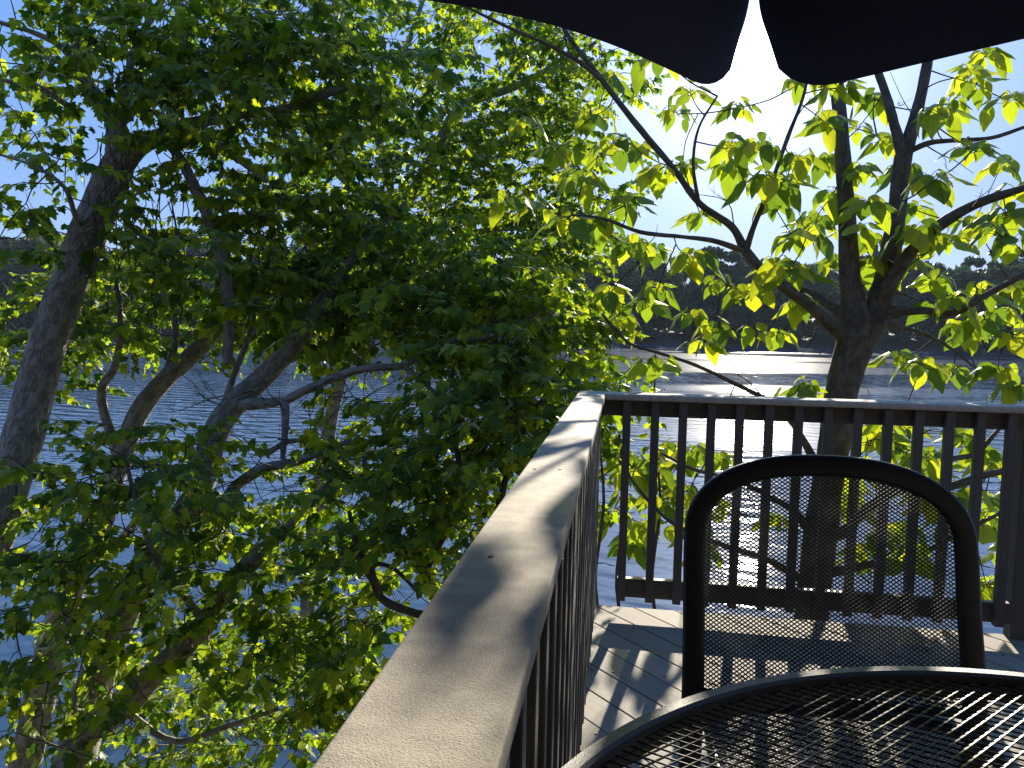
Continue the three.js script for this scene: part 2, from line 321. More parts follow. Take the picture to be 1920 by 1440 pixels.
{
  const basis = new THREE.Matrix4().makeBasis(E1, V(0, 1, 0), E2.clone().negate());
  const A = thing('deck_railing', 'dark baluster railing across the far edge of the deck, behind the chair', 'railing', CORNER, 'deck railings');
  A.setRotationFromMatrix(basis);   // local z points back to the camera
  const L = 3.9;
  part('cap', capBoard([[0.001, 0], [L, 0], [L, -CAPW], [-CAPW + 0.001, -CAPW]]), M.cap, A).userData.label = 'tan gritty cap board of the far railing';
  part('top_rail', board(L / 2 - 0.02, 0.8415, -0.062, L, 0.066, 0.034), M.rail, A);
  part('bottom_rail', board(L / 2 + 0.02, 0.1, -0.062, L - 0.1, 0.078, 0.034), M.rail, A);
  for (let i = 0; i < 35; i++) { const s = 0.089 + 0.1095 * i; if (s > L - 0.05) break; if (Math.abs(s - 1.60) < 0.06) continue; part('baluster', balGeo[i % 3], M.rail, A, V(s + rr(-0.0015, 0.0015), 0, -0.028)); }
  part('post', board(1.61, 0.437, -0.075, 0.085, 0.872, 0.058), M.rail, A); part('post', board(3.84, 0.437, -0.12, 0.085, 0.872, 0.07), M.rail, A);

  const basis2 = new THREE.Matrix4().makeBasis(E2.clone().negate(), V(0, 1, 0), E1.clone().negate());
  const B = thing('deck_railing', 'dark baluster railing with broad tan cap running beside the trees towards the viewer', 'railing', CORNER, 'deck railings');
  B.setRotationFromMatrix(basis2);  // local x towards the camera, z outward
  const LB = 5.5;
  const cap = part('cap', capBoard([[0.001, 0], [-CAPW + 0.001, CAPW], [LB, CAPW], [LB, 0]]), M.cap, B); cap.userData.label = 'broad tan gritty cap board with nail marks';
  for (const [t, z] of [[1.684, 0.088], [1.677, 0.042], [2.229, 0.075], [0.35, 0.05]]) { const g = new THREE.CylinderGeometry(0.0042, 0.0042, 0.003, 9); g.scale(1.2, 1, 0.8); part('nail', g, M.screw, cap, V(t, CAPH - 0.0005, z)); }
  part('top_rail', board(LB / 2, 0.8415, 0.062, LB - 0.02, 0.066, 0.034), M.rail, B);
  part('bottom_rail', board(LB / 2, 0.1, 0.062, LB - 0.2, 0.078, 0.034), M.rail, B);
  for (let i = 0; i < 50; i++) { const s = 0.1 + 0.1095 * i; if (s > LB - 0.05) break; if (Math.abs(s - 1.66) < 0.075) continue; part('baluster', balGeo[i % 3], M.rail, B, V(s + rr(-0.0015, 0.0015), 0, 0.028)); }
  part('post', board(1.665, 0.437, 0.06, 0.085, 0.872, 0.1), M.rail, B); part('post', board(4.2, 0.437, 0.06, 0.085, 0.872, 0.1), M.rail, B);
  part('corner_post', board(-0.05, 0.437, 0.06, 0.084, 0.872, 0.084), M.rail, B);
}

// ───────────── chair ─────────────
{
  const chair = thing('mesh_chair', 'black metal chair with arched mesh back, facing the table', 'chair', V(0.632, 0, -1.44));
  chair.setRotationFromMatrix(new THREE.Matrix4().makeBasis(E1, V(0, 1, 0), E2.clone().negate()));
  const HW = 0.262, lean = (h) => -(h - 0.44) * 0.26 - 0.012 * Math.sin(Math.min(1, (h - 0.44) / 0.46) * Math.PI), top = 0.888, sh = 0.735;
  const edge = (w) => sh + (top - sh) * Math.pow(Math.max(0, 1 - Math.pow(Math.abs(w) / HW, 2.35)), 1 / 2.35);
  const arch = [];
  for (const h of [0.0, 0.2, 0.4, 0.5, 0.62]) arch.push(V(-HW, h, h < 0.44 ? (0.44 - h) * -0.12 : lean(h)));
  for (let i = 0; i <= 18; i++) { const a = Math.PI * (1 - i / 18), c = Math.cos(a), s = Math.sin(a), w = HW * Math.sign(c) * Math.pow(Math.abs(c), 2 / 2.35), h = sh + (top - sh) * Math.pow(s, 2 / 2.35); arch.push(V(w, h, lean(h))); }
  for (const h of [0.62, 0.5, 0.4, 0.2, 0.0]) arch.push(V(HW, h, h < 0.44 ? (0.44 - h) * -0.12 : lean(h)));
  // oval tube: broad face to the sitter
  const n = 120, curve = new THREE.CatmullRomCurve3(arch), P = [], I = [], seg = 12;
  for (let i = 0; i <= n; i++) {
    const c = curve.getPoint(i / n), tn = curve.getTangent(i / n), side = tn.clone().cross(V(0, 0.25, 1).normalize()).normalize(), out = side.clone().cross(tn).normalize();
    for (let k = 0; k < seg; k++) { const a = k / seg * 2 * Math.PI, q = (x, e) => Math.sign(x) * Math.pow(Math.abs(x), e), v = c.clone().addScaledVector(side, 0.0222 * q(Math.cos(a), 0.6)).addScaledVector(out, 0.010 * q(Math.sin(a), 0.6)); P.push(v.x, Math.max(0.001, v.y), v.z); }
    if (i < n) for (let k = 0; k < seg; k++) { const a = i * seg + k, b = i * seg + (k + 1) % seg; I.push(a, b, a + seg, b, b + seg, a + seg); }
  }
  const g = new THREE.BufferGeometry(); g.setAttribute('position', new THREE.BufferAttribute(new Float32Array(P), 3)); g.setIndex(I); g.computeVertexNormals();
  g.setAttribute('uv', new THREE.BufferAttribute(new Float32Array(P.length / 3 * 2).map((_, i) => P[Math.floor(i / 2) * 3 + (i % 2)]), 2));
  part('back_frame', g, M.metal, chair);
  const ins = 0.0125;
  stuff(part('back_mesh', expanded((u, v) => Math.abs(u) < HW - ins && v > 0.45 && v < edge(u * HW / (HW - ins)) - ins, -HW, HW, 0.44, 0.9, 0.0112, 0.0039, 0.0029, 0.0014, (u, v, w) => V(u, v, lean(v) + w)), M.mesh, chair));
  part('back_crossbar', tube([V(-HW, 0.445, 0), V(0, 0.445, 0), V(HW, 0.445, 0)], [0.009], 8, 2), M.metal, chair);
  // seat: a rounded loop with the same mesh, sagging a little
  const loop = []; for (let i = 0; i < 24; i++) { const a = i / 24 * 2 * Math.PI, q = (x) => Math.sign(x) * Math.pow(Math.abs(x), 0.45); loop.push(V(0.245 * q(Math.cos(a)), 0.435 - 0.012 * q(Math.cos(a)) ** 2 * 0, 0.235 + 0.215 * q(Math.sin(a)))); }
  part('seat_frame', tube(loop, [0.0115], 8, 3, 0, true), M.metal, chair);
  const sag = (u, v) => 0.435 - 0.012 * (1 - (u / 0.25) ** 2) * (1 - ((v - 0.235) / 0.22) ** 2);
  stuff(part('seat_mesh', expanded((u, v) => Math.pow(Math.abs(u) / 0.243, 4) + Math.pow(Math.abs(v - 0.235) / 0.213, 4) < 1, -0.25, 0.25, 0.02, 0.45, 0.0112, 0.0039, 0.0026, 0.0014, (u, v, w) => V(u, sag(u, v) + w, v)), M.mesh, chair));
  for (const s of [-1, 1]) part('front_leg', tube([V(s * 0.225, 0.43, 0.43), V(s * 0.232, 0.22, 0.45), V(s * 0.238, 0.005, 0.465)], [0.0115], 8, 3), M.metal, chair);
  for (const s of [-1, 1]) part('side_bar', tube([V(s * HW, 0.40, -0.005), V(s * 0.243, 0.42, 0.1), V(s * 0.24, 0.425, 0.24)], [0.009], 6, 3), M.metal, chair);
}

// ───────────── table ─────────────
const TC = V(0.538, 0, -0.375), TR = 0.597;
{
  const table = thing('mesh_table', 'round black metal table with diamond mesh top and brown worn rim', 'table', TC);
  const prof = [[TR, 0.700], [TR, 0.726], [TR - 0.003, 0.730], [TR - 0.017, 0.7305], [TR - 0.021, 0.727], [TR - 0.021, 0.700], [TR - 0.018, 0.696], [TR - 0.003, 0.696], [TR, 0.700]].map(([x, y]) => new THREE.Vector2(x, y));
  const lg = new THREE.LatheGeometry(prof, 140); const uv = lg.attributes.uv; for (let i = 0; i < uv.count; i++) uv.setXY(i, uv.getX(i) * 3.75, uv.getY(i) * 0.12);
  part('rim', toCreasedNormals(lg, 0.7), M.rim, table);
  const ca = Math.cos(-0.05), sa = Math.sin(-0.05);
  stuff(part('mesh_top', expanded((u, v) => { const q = Math.hypot(u, v); return q < TR - 0.018 && q > 0.035; }, -0.6, 0.6, -0.6, 0.6, 0.0225, 0.0078, 0.0036, 0.0022, (u, v, w) => V(u * ca - v * sa, 0.717 + w, u * sa + v * ca)), M.mesh, table));
  part('hub_ring', toCreasedNormals(new THREE.LatheGeometry([[0.028, 0.708], [0.04, 0.708], [0.04, 0.728], [0.028, 0.728], [0.028, 0.708]].map(([x, y]) => new THREE.Vector2(x, y)), 32), 0.6), M.metal, table);
  for (let k = 0; k < 4; k++) { const a = k * Math.PI / 2 + 0.62, c = Math.cos(a), s = Math.sin(a); part('leg', tube([V(c * 0.56, 0.70, s * 0.56), V(c * 0.47, 0.60, s * 0.47), V(c * 0.33, 0.36, s * 0.33), V(c * 0.40, 0.14, s * 0.40), V(c * 0.47, 0.013, s * 0.47)], [0.013], 10, 5), M.metal, table); part('support_bar', board(c * 0.3, 0.702, s * 0.3, 0.545, 0.018, 0.012).translate(-c * 0.3, 0, -s * 0.3).rotateY(-a).translate(c * 0.3, 0, s * 0.3), M.metal, table); }
  part('brace_ring', tube(Array.from({ length: 20 }, (_, i) => V(0.335 * Math.cos(i / 20 * 6.2832), 0.36, 0.335 * Math.sin(i / 20 * 6.2832))), [0.008], 8, 3, 0, true), M.metal, table);
}

// ───────────── umbrella: six navy panels with rounded valance flaps ─────────────
{
  const um = thing('patio_umbrella', 'open navy patio umbrella with rounded valance flaps, shading the table', 'umbrella', TC);
  const R = 1.745, rib0 = Math.atan2(-2.12 - TC.z, 0.622 - TC.x), EH = 2.075, AP = 2.68, VH = 0.305;
  const rim = (k, f) => {   // edge point at fraction f of panel k: pulled in between the ribs
    const a = rib0 + k * Math.PI / 3, b = a + Math.PI / 3, A = V(R * Math.cos(a), EH, R * Math.sin(a)), B = V(R * Math.cos(b), EH, R * Math.sin(b));
    const p = A.lerp(B, f), pull = 1 - 0.10 * Math.sin(Math.PI * f); return V(p.x * pull, EH + 0.02 * Math.sin(Math.PI * f), p.z * pull);
  };
  for (let k = 0; k < 6; k++) {
    const pos = [], nf = 16, nr = 8, pt = (i, j) => { const e = rim(k, i / nf), t = j / nr; return V(e.x * t, AP + (e.y - AP) * t - 0.06 * Math.sin(Math.PI * t) * Math.sin(Math.PI * i / nf), e.z * t); };
    for (let i = 0; i < nf; i++) for (let j = 0; j < nr; j++) { const a = pt(i, j), b = pt(i + 1, j), c = pt(i + 1, j + 1), d = pt(i, j + 1); pos.push(a.x, a.y, a.z, b.x, b.y, b.z, c.x, c.y, c.z, a.x, a.y, a.z, c.x, c.y, c.z, d.x, d.y, d.z); }
    const panel = part('panel', toCreasedNormals(flat(pos), 0.9), M.canopy, um);
    // the flap hangs from the edge; its lower corners are rounded and its sides taper off from the rib
    const vp = [], W = 1.55, fl = (i, j) => {
      const f0 = i / 60, t = j / 12, arc = Math.min(f0, 1 - f0) * W, rad = 0.16;
      const low = arc < rad ? VH - rad + Math.sqrt(Math.max(0, rad * rad - (rad - arc) ** 2)) : VH;
      const inset = (0.010 + 0.028 * t * t) / W, f = inset + f0 * (1 - 2 * inset), e = rim(k, f), r = Math.hypot(e.x, e.z), wob = 1 + 0.012 * Math.sin(f * 9 + k) * t;
      return V(e.x * wob, e.y - low * t, e.z * wob);
    };
    for (const off of [0, 0.003]) for (let i = 0; i < 60; i++) for (let j = 0; j < 12; j++) { const q = [fl(i, j), fl(i + 1, j), fl(i + 1, j + 1), fl(i, j + 1)].map((v) => { const r = Math.hypot(v.x, v.z); return V(v.x * (1 - off / r), v.y, v.z * (1 - off / r)); }); const [a, b, c, d] = q; pos.length = 0; vp.push(a.x, a.y, a.z, b.x, b.y, b.z, c.x, c.y, c.z, a.x, a.y, a.z, c.x, c.y, c.z, d.x, d.y, d.z); }
    part('valance', toCreasedNormals(flat(vp), 0.9), M.canopy, panel);
    const e = rim(k, 0); part('rib', tube([V(0, AP - 0.03, 0), V(e.x * 0.5, (AP + EH) / 2 - 0.025, e.z * 0.5), V(e.x * 0.985, EH - 0.012, e.z * 0.985)], [0.007], 6, 4), M.metal, um);
    part('strut', tube([V(0.03, 1.9, 0).applyAxisAngle(V(0, 1, 0), -(rib0 + k * Math.PI / 3)), V(e.x * 0.25, 2.1, e.z * 0.25), V(e.x * 0.48, (AP + EH) / 2 - 0.03, e.z * 0.48)], [0.006], 6, 3), M.metal, um);
  }
  part('pole', new THREE.CylinderGeometry(0.019, 0.019, AP - 0.02, 20).translate(0, (AP - 0.02) / 2 + 0.02, 0), M.metal, um);
  part('runner', new THREE.CylinderGeometry(0.034, 0.034, 0.09, 20).translate(0, 1.9, 0), M.metal, um);
  part('base', new THREE.LatheGeometry([[0.0, 0.001], [0.24, 0.001], [0.245, 0.03], [0.20, 0.06], [0.05, 0.085], [0.03, 0.30], [0.0, 0.30]].map(([x, y]) => new THREE.Vector2(x, y)), 40), M.metal, um);
}

// ───────────── trees ─────────────
function leafGeo(outline, bend, fold) {       // outline: right half, from base to tip, y along the leaf
  const pos = [], uv = [], pt = (x, y) => [x, y, -bend * y * y - fold * Math.abs(x) + 0.10 * Math.sin(y * 9 + x * 3) * Math.abs(x)];
  const push = (...ps) => ps.forEach(([x, y]) => { pos.push(...pt(x, y)); uv.push(x * 0.9 + 0.5, y); });
  for (const s of [1, -1]) for (let i = 0; i < outline.length - 1; i++) {
    const [x0, y0] = outline[i], [x1, y1] = outline[i + 1], a = [x0 * s, y0], b = [x1 * s, y1], m0 = [0, Math.max(0, Math.min(1, y0))], m1 = [0, Math.max(0, Math.min(1, y1))];
    const tri = (p, q, r) => (s > 0 ? push(p, q, r) : push(p, r, q));
    if (x0 > 0.001) tri(m0, a, x1 > 0.001 ? b : m1);
    if (x1 > 0.001 && Math.abs(m1[1] - m0[1]) > 1e-4) tri(m0, b, m1);
  }
  const g = new THREE.BufferGeometry(); g.setAttribute('position', new THREE.BufferAttribute(new Float32Array(pos), 3)); g.setAttribute('uv', new THREE.BufferAttribute(new Float32Array(uv), 2));
  const w = mergeVertices(g, 1e-4); w.computeVertexNormals();
  return w;
}
const MAPLE = [[0.001, 0.0], [0.2, -0.06], [0.34, 0.06], [0.52, 0.16], [0.36, 0.30], [0.50, 0.56], [0.24, 0.56], [0.16, 0.78], [0.0, 1.0]];
const BROAD = [[0.001, 0.03], [0.12, -0.03], [0.25, 0.05], [0.325, 0.2], [0.335, 0.36], [0.28, 0.56], [0.18, 0.74], [0.075, 0.89], [0.0, 1.04]];
const mapleGeo = [leafGeo(MAPLE, 0.18, 0.12), leafGeo(MAPLE, 0.4, -0.1), leafGeo(MAPLE.map(([x, y]) => [x * 0.85, y]), 0.05, 0.3)];
const broadGeo = [leafGeo(BROAD, 0.22, 0.22), leafGeo(BROAD, 0.45, 0.12), leafGeo(BROAD.map(([x, y]) => [x * 1.1, y]), 0.1, 0.35)];

// skeleton of one tree: limbs as polylines [[px, py, depth, radius px]...]; then twigs grow from the nearest wood
function makeTree(spec) {
  const { name, label, category = 'tree', limbs, base, bark, group } = spec;
  const root = thing(name, label, category, base, group), nodes = [];
  const loc = (p) => p.clone().sub(base);
  limbs.forEach((limb, li) => {
    const pts = [], rad = [];
    if (li === 0) { pts.push(base.clone().setY(base.y - 0.25)); rad.push(limb.pts[0][3] / FOCAL * limb.pts[0][2] * 1.35); pts.push(base.clone().setY(base.y + 0.12)); rad.push(limb.pts[0][3] / FOCAL * limb.pts[0][2] * 1.15); }
    for (const [x, y, d, r] of limb.pts) { pts.push(at(x, y, d)); rad.push(r / FOCAL * d); }
    const big = Math.max(...rad) > 0.05, thick = Math.max(...rad) > 0.02;
    part(li === 0 ? 'trunk' : 'limb', tube(pts.map(loc), rad, big ? 16 : thick ? 10 : 7, big ? 7 : 5, big ? 0.16 : 0.2), bark, root);
    const c = new THREE.CatmullRomCurve3(pts, false, 'centripetal'), n = pts.length * 6;
    for (let i = Math.floor(n * (limb.bare ?? 0.1)); i <= n; i++) nodes.push({ p: c.getPoint(i / n), r: 0.012 });
  });
  return { root, base, nodes, loc, leaves: [], twigs: [] };
}
// Prim-like growth: each tip joins the nearest wood so far through a slightly curved shoot
function grow(t, tips, sag, rTip, rMax, maxLen = 9) {
  const near = tips.map((q) => { let b = 1e9, bi = null; for (const n of t.nodes) { const d = n.p.distanceToSquared(q.p); if (d < b) { b = d; bi = n; } } return { q, d: b, n: bi }; });
  const left = new Set(near);
  while (left.size) {
    let best = null; for (const e of left) if (!best || e.d < best.d) best = e;
    left.delete(best);
    const A = best.n.p, B = best.q.p, L = Math.sqrt(best.d), mid = A.clone().lerp(B, 0.5).add(V(gauss() * 0.06 * L, gauss() * 0.05 * L - sag * L, gauss() * 0.06 * L));
    if (L < maxLen) {
      const r0 = Math.min(rMax, rTip * (1 + L * 1.6)); t.twigs.push(tube([t.loc(A), t.loc(mid), t.loc(B)], [r0, (r0 + rTip) / 2, rTip], 4, 3));
      const c = new THREE.QuadraticBezierCurve3(A, mid.clone().multiplyScalar(2).sub(A.clone().add(B).multiplyScalar(0.5)), B), add = [];
      for (let i = 1; i <= 3; i++) add.push({ p: c.getPoint(i / 3) });
      best.q.dir = B.clone().sub(mid).normalize();
      t.nodes.push(...add);
      for (const e of left) for (const n of add) { const d = n.p.distanceToSquared(e.q.p); if (d < e.d) { e.d = d; e.n = n; } }
    } else best.q.dir = V(gauss(), 0, gauss()).normalize();
  }
}
// leafless twigs, forked once or twice, from wood that shows in that part of the view
function bareTwigs(t, n, x0, x1, y0, y1, len) {
  const near = t.nodes.filter((q) => { const e = q.p.clone().sub(EYE), d = e.dot(FW), x = 960 + FOCAL * e.dot(RT) / d, y = 720 - FOCAL * e.dot(UPV) / d; return x > x0 && x < x1 && y > y0 && y < y1; });
  for (let i = 0; i < n && near.length; i++) {
    const shoot = (p, dir, l, r, k) => {
      const a = p.clone().addScaledVector(dir, l * 0.35).add(V(gauss(), gauss(), gauss()).multiplyScalar(l * 0.05)), b = p.clone().addScaledVector(dir, l * 0.7).add(V(gauss(), gauss() - 0.6, gauss()).multiplyScalar(l * 0.08)), c = p.clone().addScaledVector(dir, l).add(V(gauss(), gauss() + 0.5, gauss()).multiplyScalar(l * 0.1));
      t.twigs.push(tube([p, a, b, c].map(t.loc), [r, r * 0.75, r * 0.5, r * 0.3], 4, 3));
      if (k) for (const q of [a, b]) if (rnd() < 0.8) shoot(q, dir.clone().add(V(gauss(), gauss(), gauss()).multiplyScalar(0.6)).normalize(), l * rr(0.3, 0.6), r * 0.6, k - 1);
    };
    shoot(near[Math.floor(rnd() * near.length)].p, V(gauss(), gauss() * 0.8, gauss()).normalize(), len * rr(0.5, 1.3), 0.0045, 2);
  }
}

function addLeaf(t, pos, dir, nrm, size, variants) {      // dir: base to tip, nrm: upper face
  const y = dir.clone().normalize(), x = y.clone().cross(nrm).normalize(), z = x.clone().cross(y);
  t.leaves.push({ p: pos, m: new THREE.Matrix4().makeBasis(x.multiplyScalar(size * rr(0.85, 1.1)), y.multiplyScalar(size), z.multiplyScalar(size)).setPosition(t.loc(pos)), v: Math.floor(rnd() * variants), c: rnd(), d: pos.clone().sub(EYE).dot(FW) });
}
function mapleSpray(t, tip, size) {
  const base = tip.p, dir = tip.dir.clone(); dir.y = dir.y * 0.35 - 0.12; dir.add(V(gauss() * 0.35, 0, gauss() * 0.35)).normalize();
  const L = rr(0.28, 0.55), up = V(gauss() * 0.16, 1, gauss() * 0.16).normalize(), side = dir.clone().cross(up).normalize(), n = 4 + Math.floor(L / 0.075);
  const at2 = (f) => base.clone().addScaledVector(dir, L * f).add(V(0, -0.10 * L * f * f, 0));
  t.twigs.push(tube([t.loc(base), t.loc(at2(0.5)), t.loc(at2(1))], [0.0032, 0.0026, 0.0015], 3, 2));
  for (let i = 0; i < n; i++) for (const s of [-1, 1]) {
    if (rnd() < 0.12) continue;
    const f = (i + 0.6 + rr(-0.25, 0.25)) / n, p = at2(f), out = side.clone().multiplyScalar(s * rr(0.5, 1.1)).addScaledVector(dir, rr(0.35, 0.9)).add(V(0, rr(-0.35, 0.2), 0)).normalize();
    const q = p.clone().addScaledVector(out, rr(0.025, 0.06)), d = out.clone().add(V(gauss() * 0.2, rr(-1.3, 0.0), gauss() * 0.2)).normalize();
    addLeaf(t, q, d, up.clone().addScaledVector(out, rr(0, 0.9)).add(V(gauss() * 0.5, 0, gauss() * 0.5)), size * rr(0.65, 1.15) * (0.75 + 0.35 * Math.sin(Math.PI * Math.min(1, f + 0.15))), 3);
  }
}
function broadWhorl(t, tip, size, n) {
  const axis = tip.dir.clone().multiplyScalar(0.5).add(V(0, 0.75, 0)).normalize(), a0 = rnd() * 6.28;
  for (let i = 0; i < n; i++) {
    const a = a0 + i * 2.4, lv = i / n, h = V(Math.cos(a), 0, Math.sin(a)), pet = rr(0.05, 0.11) * (1.15 - 0.5 * lv);
    const p0 = tip.p.clone().addScaledVector(axis, 0.05 * lv - 0.02), out = h.clone().multiplyScalar(1 - 0.35 * lv).addScaledVector(axis, 0.1 + 0.5 * lv).normalize(), p1 = p0.clone().addScaledVector(out, pet);
    t.twigs.push(tube([t.loc(p0), t.loc(p0.clone().lerp(p1, 0.5).add(V(0, 0.008, 0))), t.loc(p1)], [0.0022, 0.0018, 0.0015], 3, 2));
    const droop = rr(0.25, 1.7) * (1.1 - 0.5 * lv), d = h.clone().add(V(gauss() * 0.2, -droop, gauss() * 0.2)).normalize(), nr = h.clone().multiplyScalar(droop * 0.8).add(V(gauss() * 0.3, 1, gauss() * 0.3));
    addLeaf(t, p1, d, nr, size * rr(0.6, 1.15) * (1.1 - 0.45 * lv), 3);
  }
}
function finish(t, geos, mats) {
  if (t.twigs.length) stuff(part('twigs', mergeGeometries(t.twigs), M.twig, t.root));
  // the leaves that show largest are single meshes, the rest one instanced part for each leaf shape
  const inView = (l) => { const q = l.p.clone().sub(EYE), d = q.dot(FW); return d > 0.3 && Math.abs(q.dot(RT)) < d * 0.68 && Math.abs(q.dot(UPV)) < d * 0.52; };
  const order = t.leaves.map((l, i) => i).sort((a, b) => (inView(t.leaves[b]) - inView(t.leaves[a])) || t.leaves[a].d - t.leaves[b].d), single = new Set(order.slice(0, 300));
  const rest = new Map();
  t.leaves.forEach((l, i) => {
    const mi = Math.floor(l.c * mats.length);
    if (single.has(i)) { const o = part('leaf', geos[l.v], mats[mi], t.root); o.matrix.copy(l.m); o.matrix.decompose(o.position, o.quaternion, o.scale); }
    else { const k = l.v * 10 + mi; if (!rest.has(k)) rest.set(k, []); rest.get(k).push(l); }
  });
  for (const [k, list] of rest) {
    const im = shade(new THREE.InstancedMesh(geos[Math.floor(k / 10)], mats[k % 10], list.length)); im.name = 'foliage';
    list.forEach((l, i) => im.setMatrixAt(i, l.m)); t.root.add(stuff(im));
  }
}
// spots for foliage: ellipses seen from the deck with a span of depth, [cx, cy, rx, ry, near, far, how many]
function spots(list) {
  const out = [];
  for (const [cx, cy, rx, ry, d0, d1, n] of list) for (let i = 0; i < n; i++) { const a = rnd() * 6.283, q = Math.sqrt(rnd()); out.push({ p: at(cx + rx * q * Math.cos(a), cy + ry * q * Math.sin(a), rr(d0, d1)) }); }
  return out;
}
const DENS = 1.15;
const dens = (l) => l.map((e) => [...e.slice(0, 6), Math.round(e[6] * DENS)]);
function baseAt(px, py, d, y) { const a = at(px, py, d); return V(a.x, y, a.z); }
const count = [];
{ // 1: big maple whose trunk leans in from the side of the picture
  const base = baseAt(-190, 1440, 5.2, groundHeight(-4.4, -5.0) - 0.1);
  const t = makeTree({ name: 'maple_tree', group: 'maples on the bank', label: 'tallest maple, thick grey trunk leaning in at the far side and forking high up', base, bark: M.bark, limbs: [
    { bare: 0.5, pts: [[-110, 1320, 5.3, 42], [-40, 1080, 5.4, 38], [28, 880, 5.5, 35], [72, 705, 5.5, 33], [118, 565, 5.5, 32], [165, 440, 5.5, 33], [208, 340, 5.5, 32], [226, 285, 5.5, 27], [214, 225, 5.5, 17], [170, 165, 5.6, 13], [146, 90, 5.7, 11], [132, 10, 5.8, 10], [125, -120, 5.9, 6]] },
    { pts: [[215, 320, 5.5, 24], [255, 278, 5.45, 21], [300, 254, 5.4, 14], [345, 238, 5.35, 12], [400, 222, 5.3, 11], [480, 210, 5.3, 10], [520, 210, 5.3, 9], [567, 193, 5.2, 8], [640, 167, 5.1, 7], [730, 160, 5.1, 4]] },
    { pts: [[214, 235, 5.5, 14], [262, 192, 5.5, 12], [330, 172, 5.6, 11], [400, 157, 5.7, 11], [467, 140, 5.8, 10], [507, 113, 5.9, 8], [560, 108, 6.0, 6], [640, 125, 6.1, 4]] },
    { pts: [[300, 252, 5.4, 8], [340, 300, 5.3, 9], [362, 345, 5.25, 11], [388, 400, 5.2, 11], [410, 460, 5.2, 12], [424, 530, 5.2, 11], [428, 600, 5.2, 11], [427, 680, 5.2, 10]] },
    { pts: [[350, 240, 5.35, 9], [400, 272, 5.2, 8], [443, 297, 5.1, 6], [500, 340, 5.0, 4]] },
    { pts: [[146, 140, 5.65, 8], [120, 92, 5.6, 6], [60, 60, 5.5, 5], [0, 42, 5.4, 4], [-60, 20, 5.3, 3]] },
    { pts: [[130, 200, 5.6, 6], [70, 162, 5.5, 5], [0, 150, 5.4, 4], [-50, 140, 5.4, 3]] },
    { pts: [[205, 330, 5.5, 6], [150, 420, 5.2, 5], [120, 350, 5.0, 4], [60, 310, 4.9, 3], [0, 290, 4.9, 2]] },
    { pts: [[135, 60, 5.75, 7], [90, 20, 5.8, 5], [40, -30, 5.9, 4]] },
    { pts: [[240, 190, 5.5, 9], [245, 120, 5.6, 8], [280, 40, 5.7, 7], [330, -40, 5.9, 5]] },
  ] });
  const s = spots(dens([[420, 40, 300, 110, 4.6, 6.4, 120], [560, 150, 260, 120, 4.6, 6.2, 90], [300, 130, 200, 90, 4.7, 5.4, 45], [70, 110, 120, 110, 5, 6, 14], [70, 280, 120, 80, 4.8, 5.8, 14], [120, 420, 160, 60, 4.8, 5.4, 14], [480, 330, 190, 90, 5.0, 6.2, 40], [560, 430, 220, 80, 5.0, 6.2, 50], [330, 480, 160, 60, 4.8, 5.8, 22], [200, -60, 300, 60, 5, 6.5, 25]]));
  grow(t, s, 0.05, 0.0035, 0.016);
  for (const q of s) mapleSpray(t, q, 0.088);
  bareTwigs(t, 30, 100, 520, 150, 480, 0.5);
  // dead vines hanging about the fork
  const vines = []; for (let i = 0; i < 26; i++) { const x = rr(180, 330), y = rr(230, 420), d = rr(5.1, 5.4), l = rr(90, 330); vines.push(tube([at(x, y, d), at(x + rr(-25, 35), y + l * 0.35, d - 0.05), at(x + rr(-30, 40), y + l * 0.7, d - 0.1), at(x + rr(-40, 50), y + l, d - 0.1)].map(t.loc), [0.004, 0.0035, 0.003, 0.002], 4, 5)); }
  stuff(part('vines', mergeGeometries(vines), M.twig, t.root));
  finish(t, mapleGeo, mapleMats); count.push(t.leaves.length);
}
{ // 2: second maple, slimmer, rising from the bottom edge
  const base = baseAt(-10, 1440, 5.6, groundHeight(-3.7, -5.3) - 0.1);
  const t = makeTree({ name: 'maple_tree', group: 'maples on the bank', label: 'slim maple rising between the two thicker trunks, bending over the water', base, bark: M.bark, limbs: [
    { bare: 0.4, pts: [[20, 1560, 5.7, 30], [45, 1440, 5.8, 28], [80, 1290, 5.9, 27], [103, 1190, 6.0, 26], [135, 1100, 6.0, 24], [187, 990, 6.1, 20], [225, 870, 6.2, 18], [262, 770, 6.3, 18], [310, 712, 6.4, 17], [367, 660, 6.5, 16], [410, 613, 6.6, 14], [470, 540, 6.8, 10], [540, 470, 7, 6]] },
    { pts: [[225, 870, 6.2, 10], [190, 730, 6.2, 8], [215, 690, 6.2, 7], [225, 600, 6.1, 5], [215, 500, 6.1, 4]] },
    { pts: [[135, 1100, 6.0, 10], [220, 1020, 5.9, 8], [270, 960, 5.9, 7], [330, 900, 5.9, 6], [420, 860, 5.9, 4]] },
    { pts: [[310, 712, 6.4, 8], [330, 620, 6.5, 6], [300, 540, 6.6, 5], [240, 470, 6.7, 3]] },
  ] });
  const s = spots(dens([[150, 560, 190, 110, 5.8, 8, 70], [330, 560, 170, 90, 6, 8.5, 60], [60, 660, 110, 70, 6, 7.5, 25], [540, 560, 170, 90, 6, 8, 60], [210, 850, 200, 60, 4.6, 5.6, 22], [110, 980, 160, 80, 4.4, 5.8, 24], [330, 960, 130, 70, 4.8, 6, 25]]));
  grow(t, s, 0.05, 0.0035, 0.014);
  for (const q of s) mapleSpray(t, q, 0.088);
  bareTwigs(t, 30, 100, 450, 560, 1300, 0.5);
  finish(t, mapleGeo, mapleMats); count.push(t.leaves.length);
}
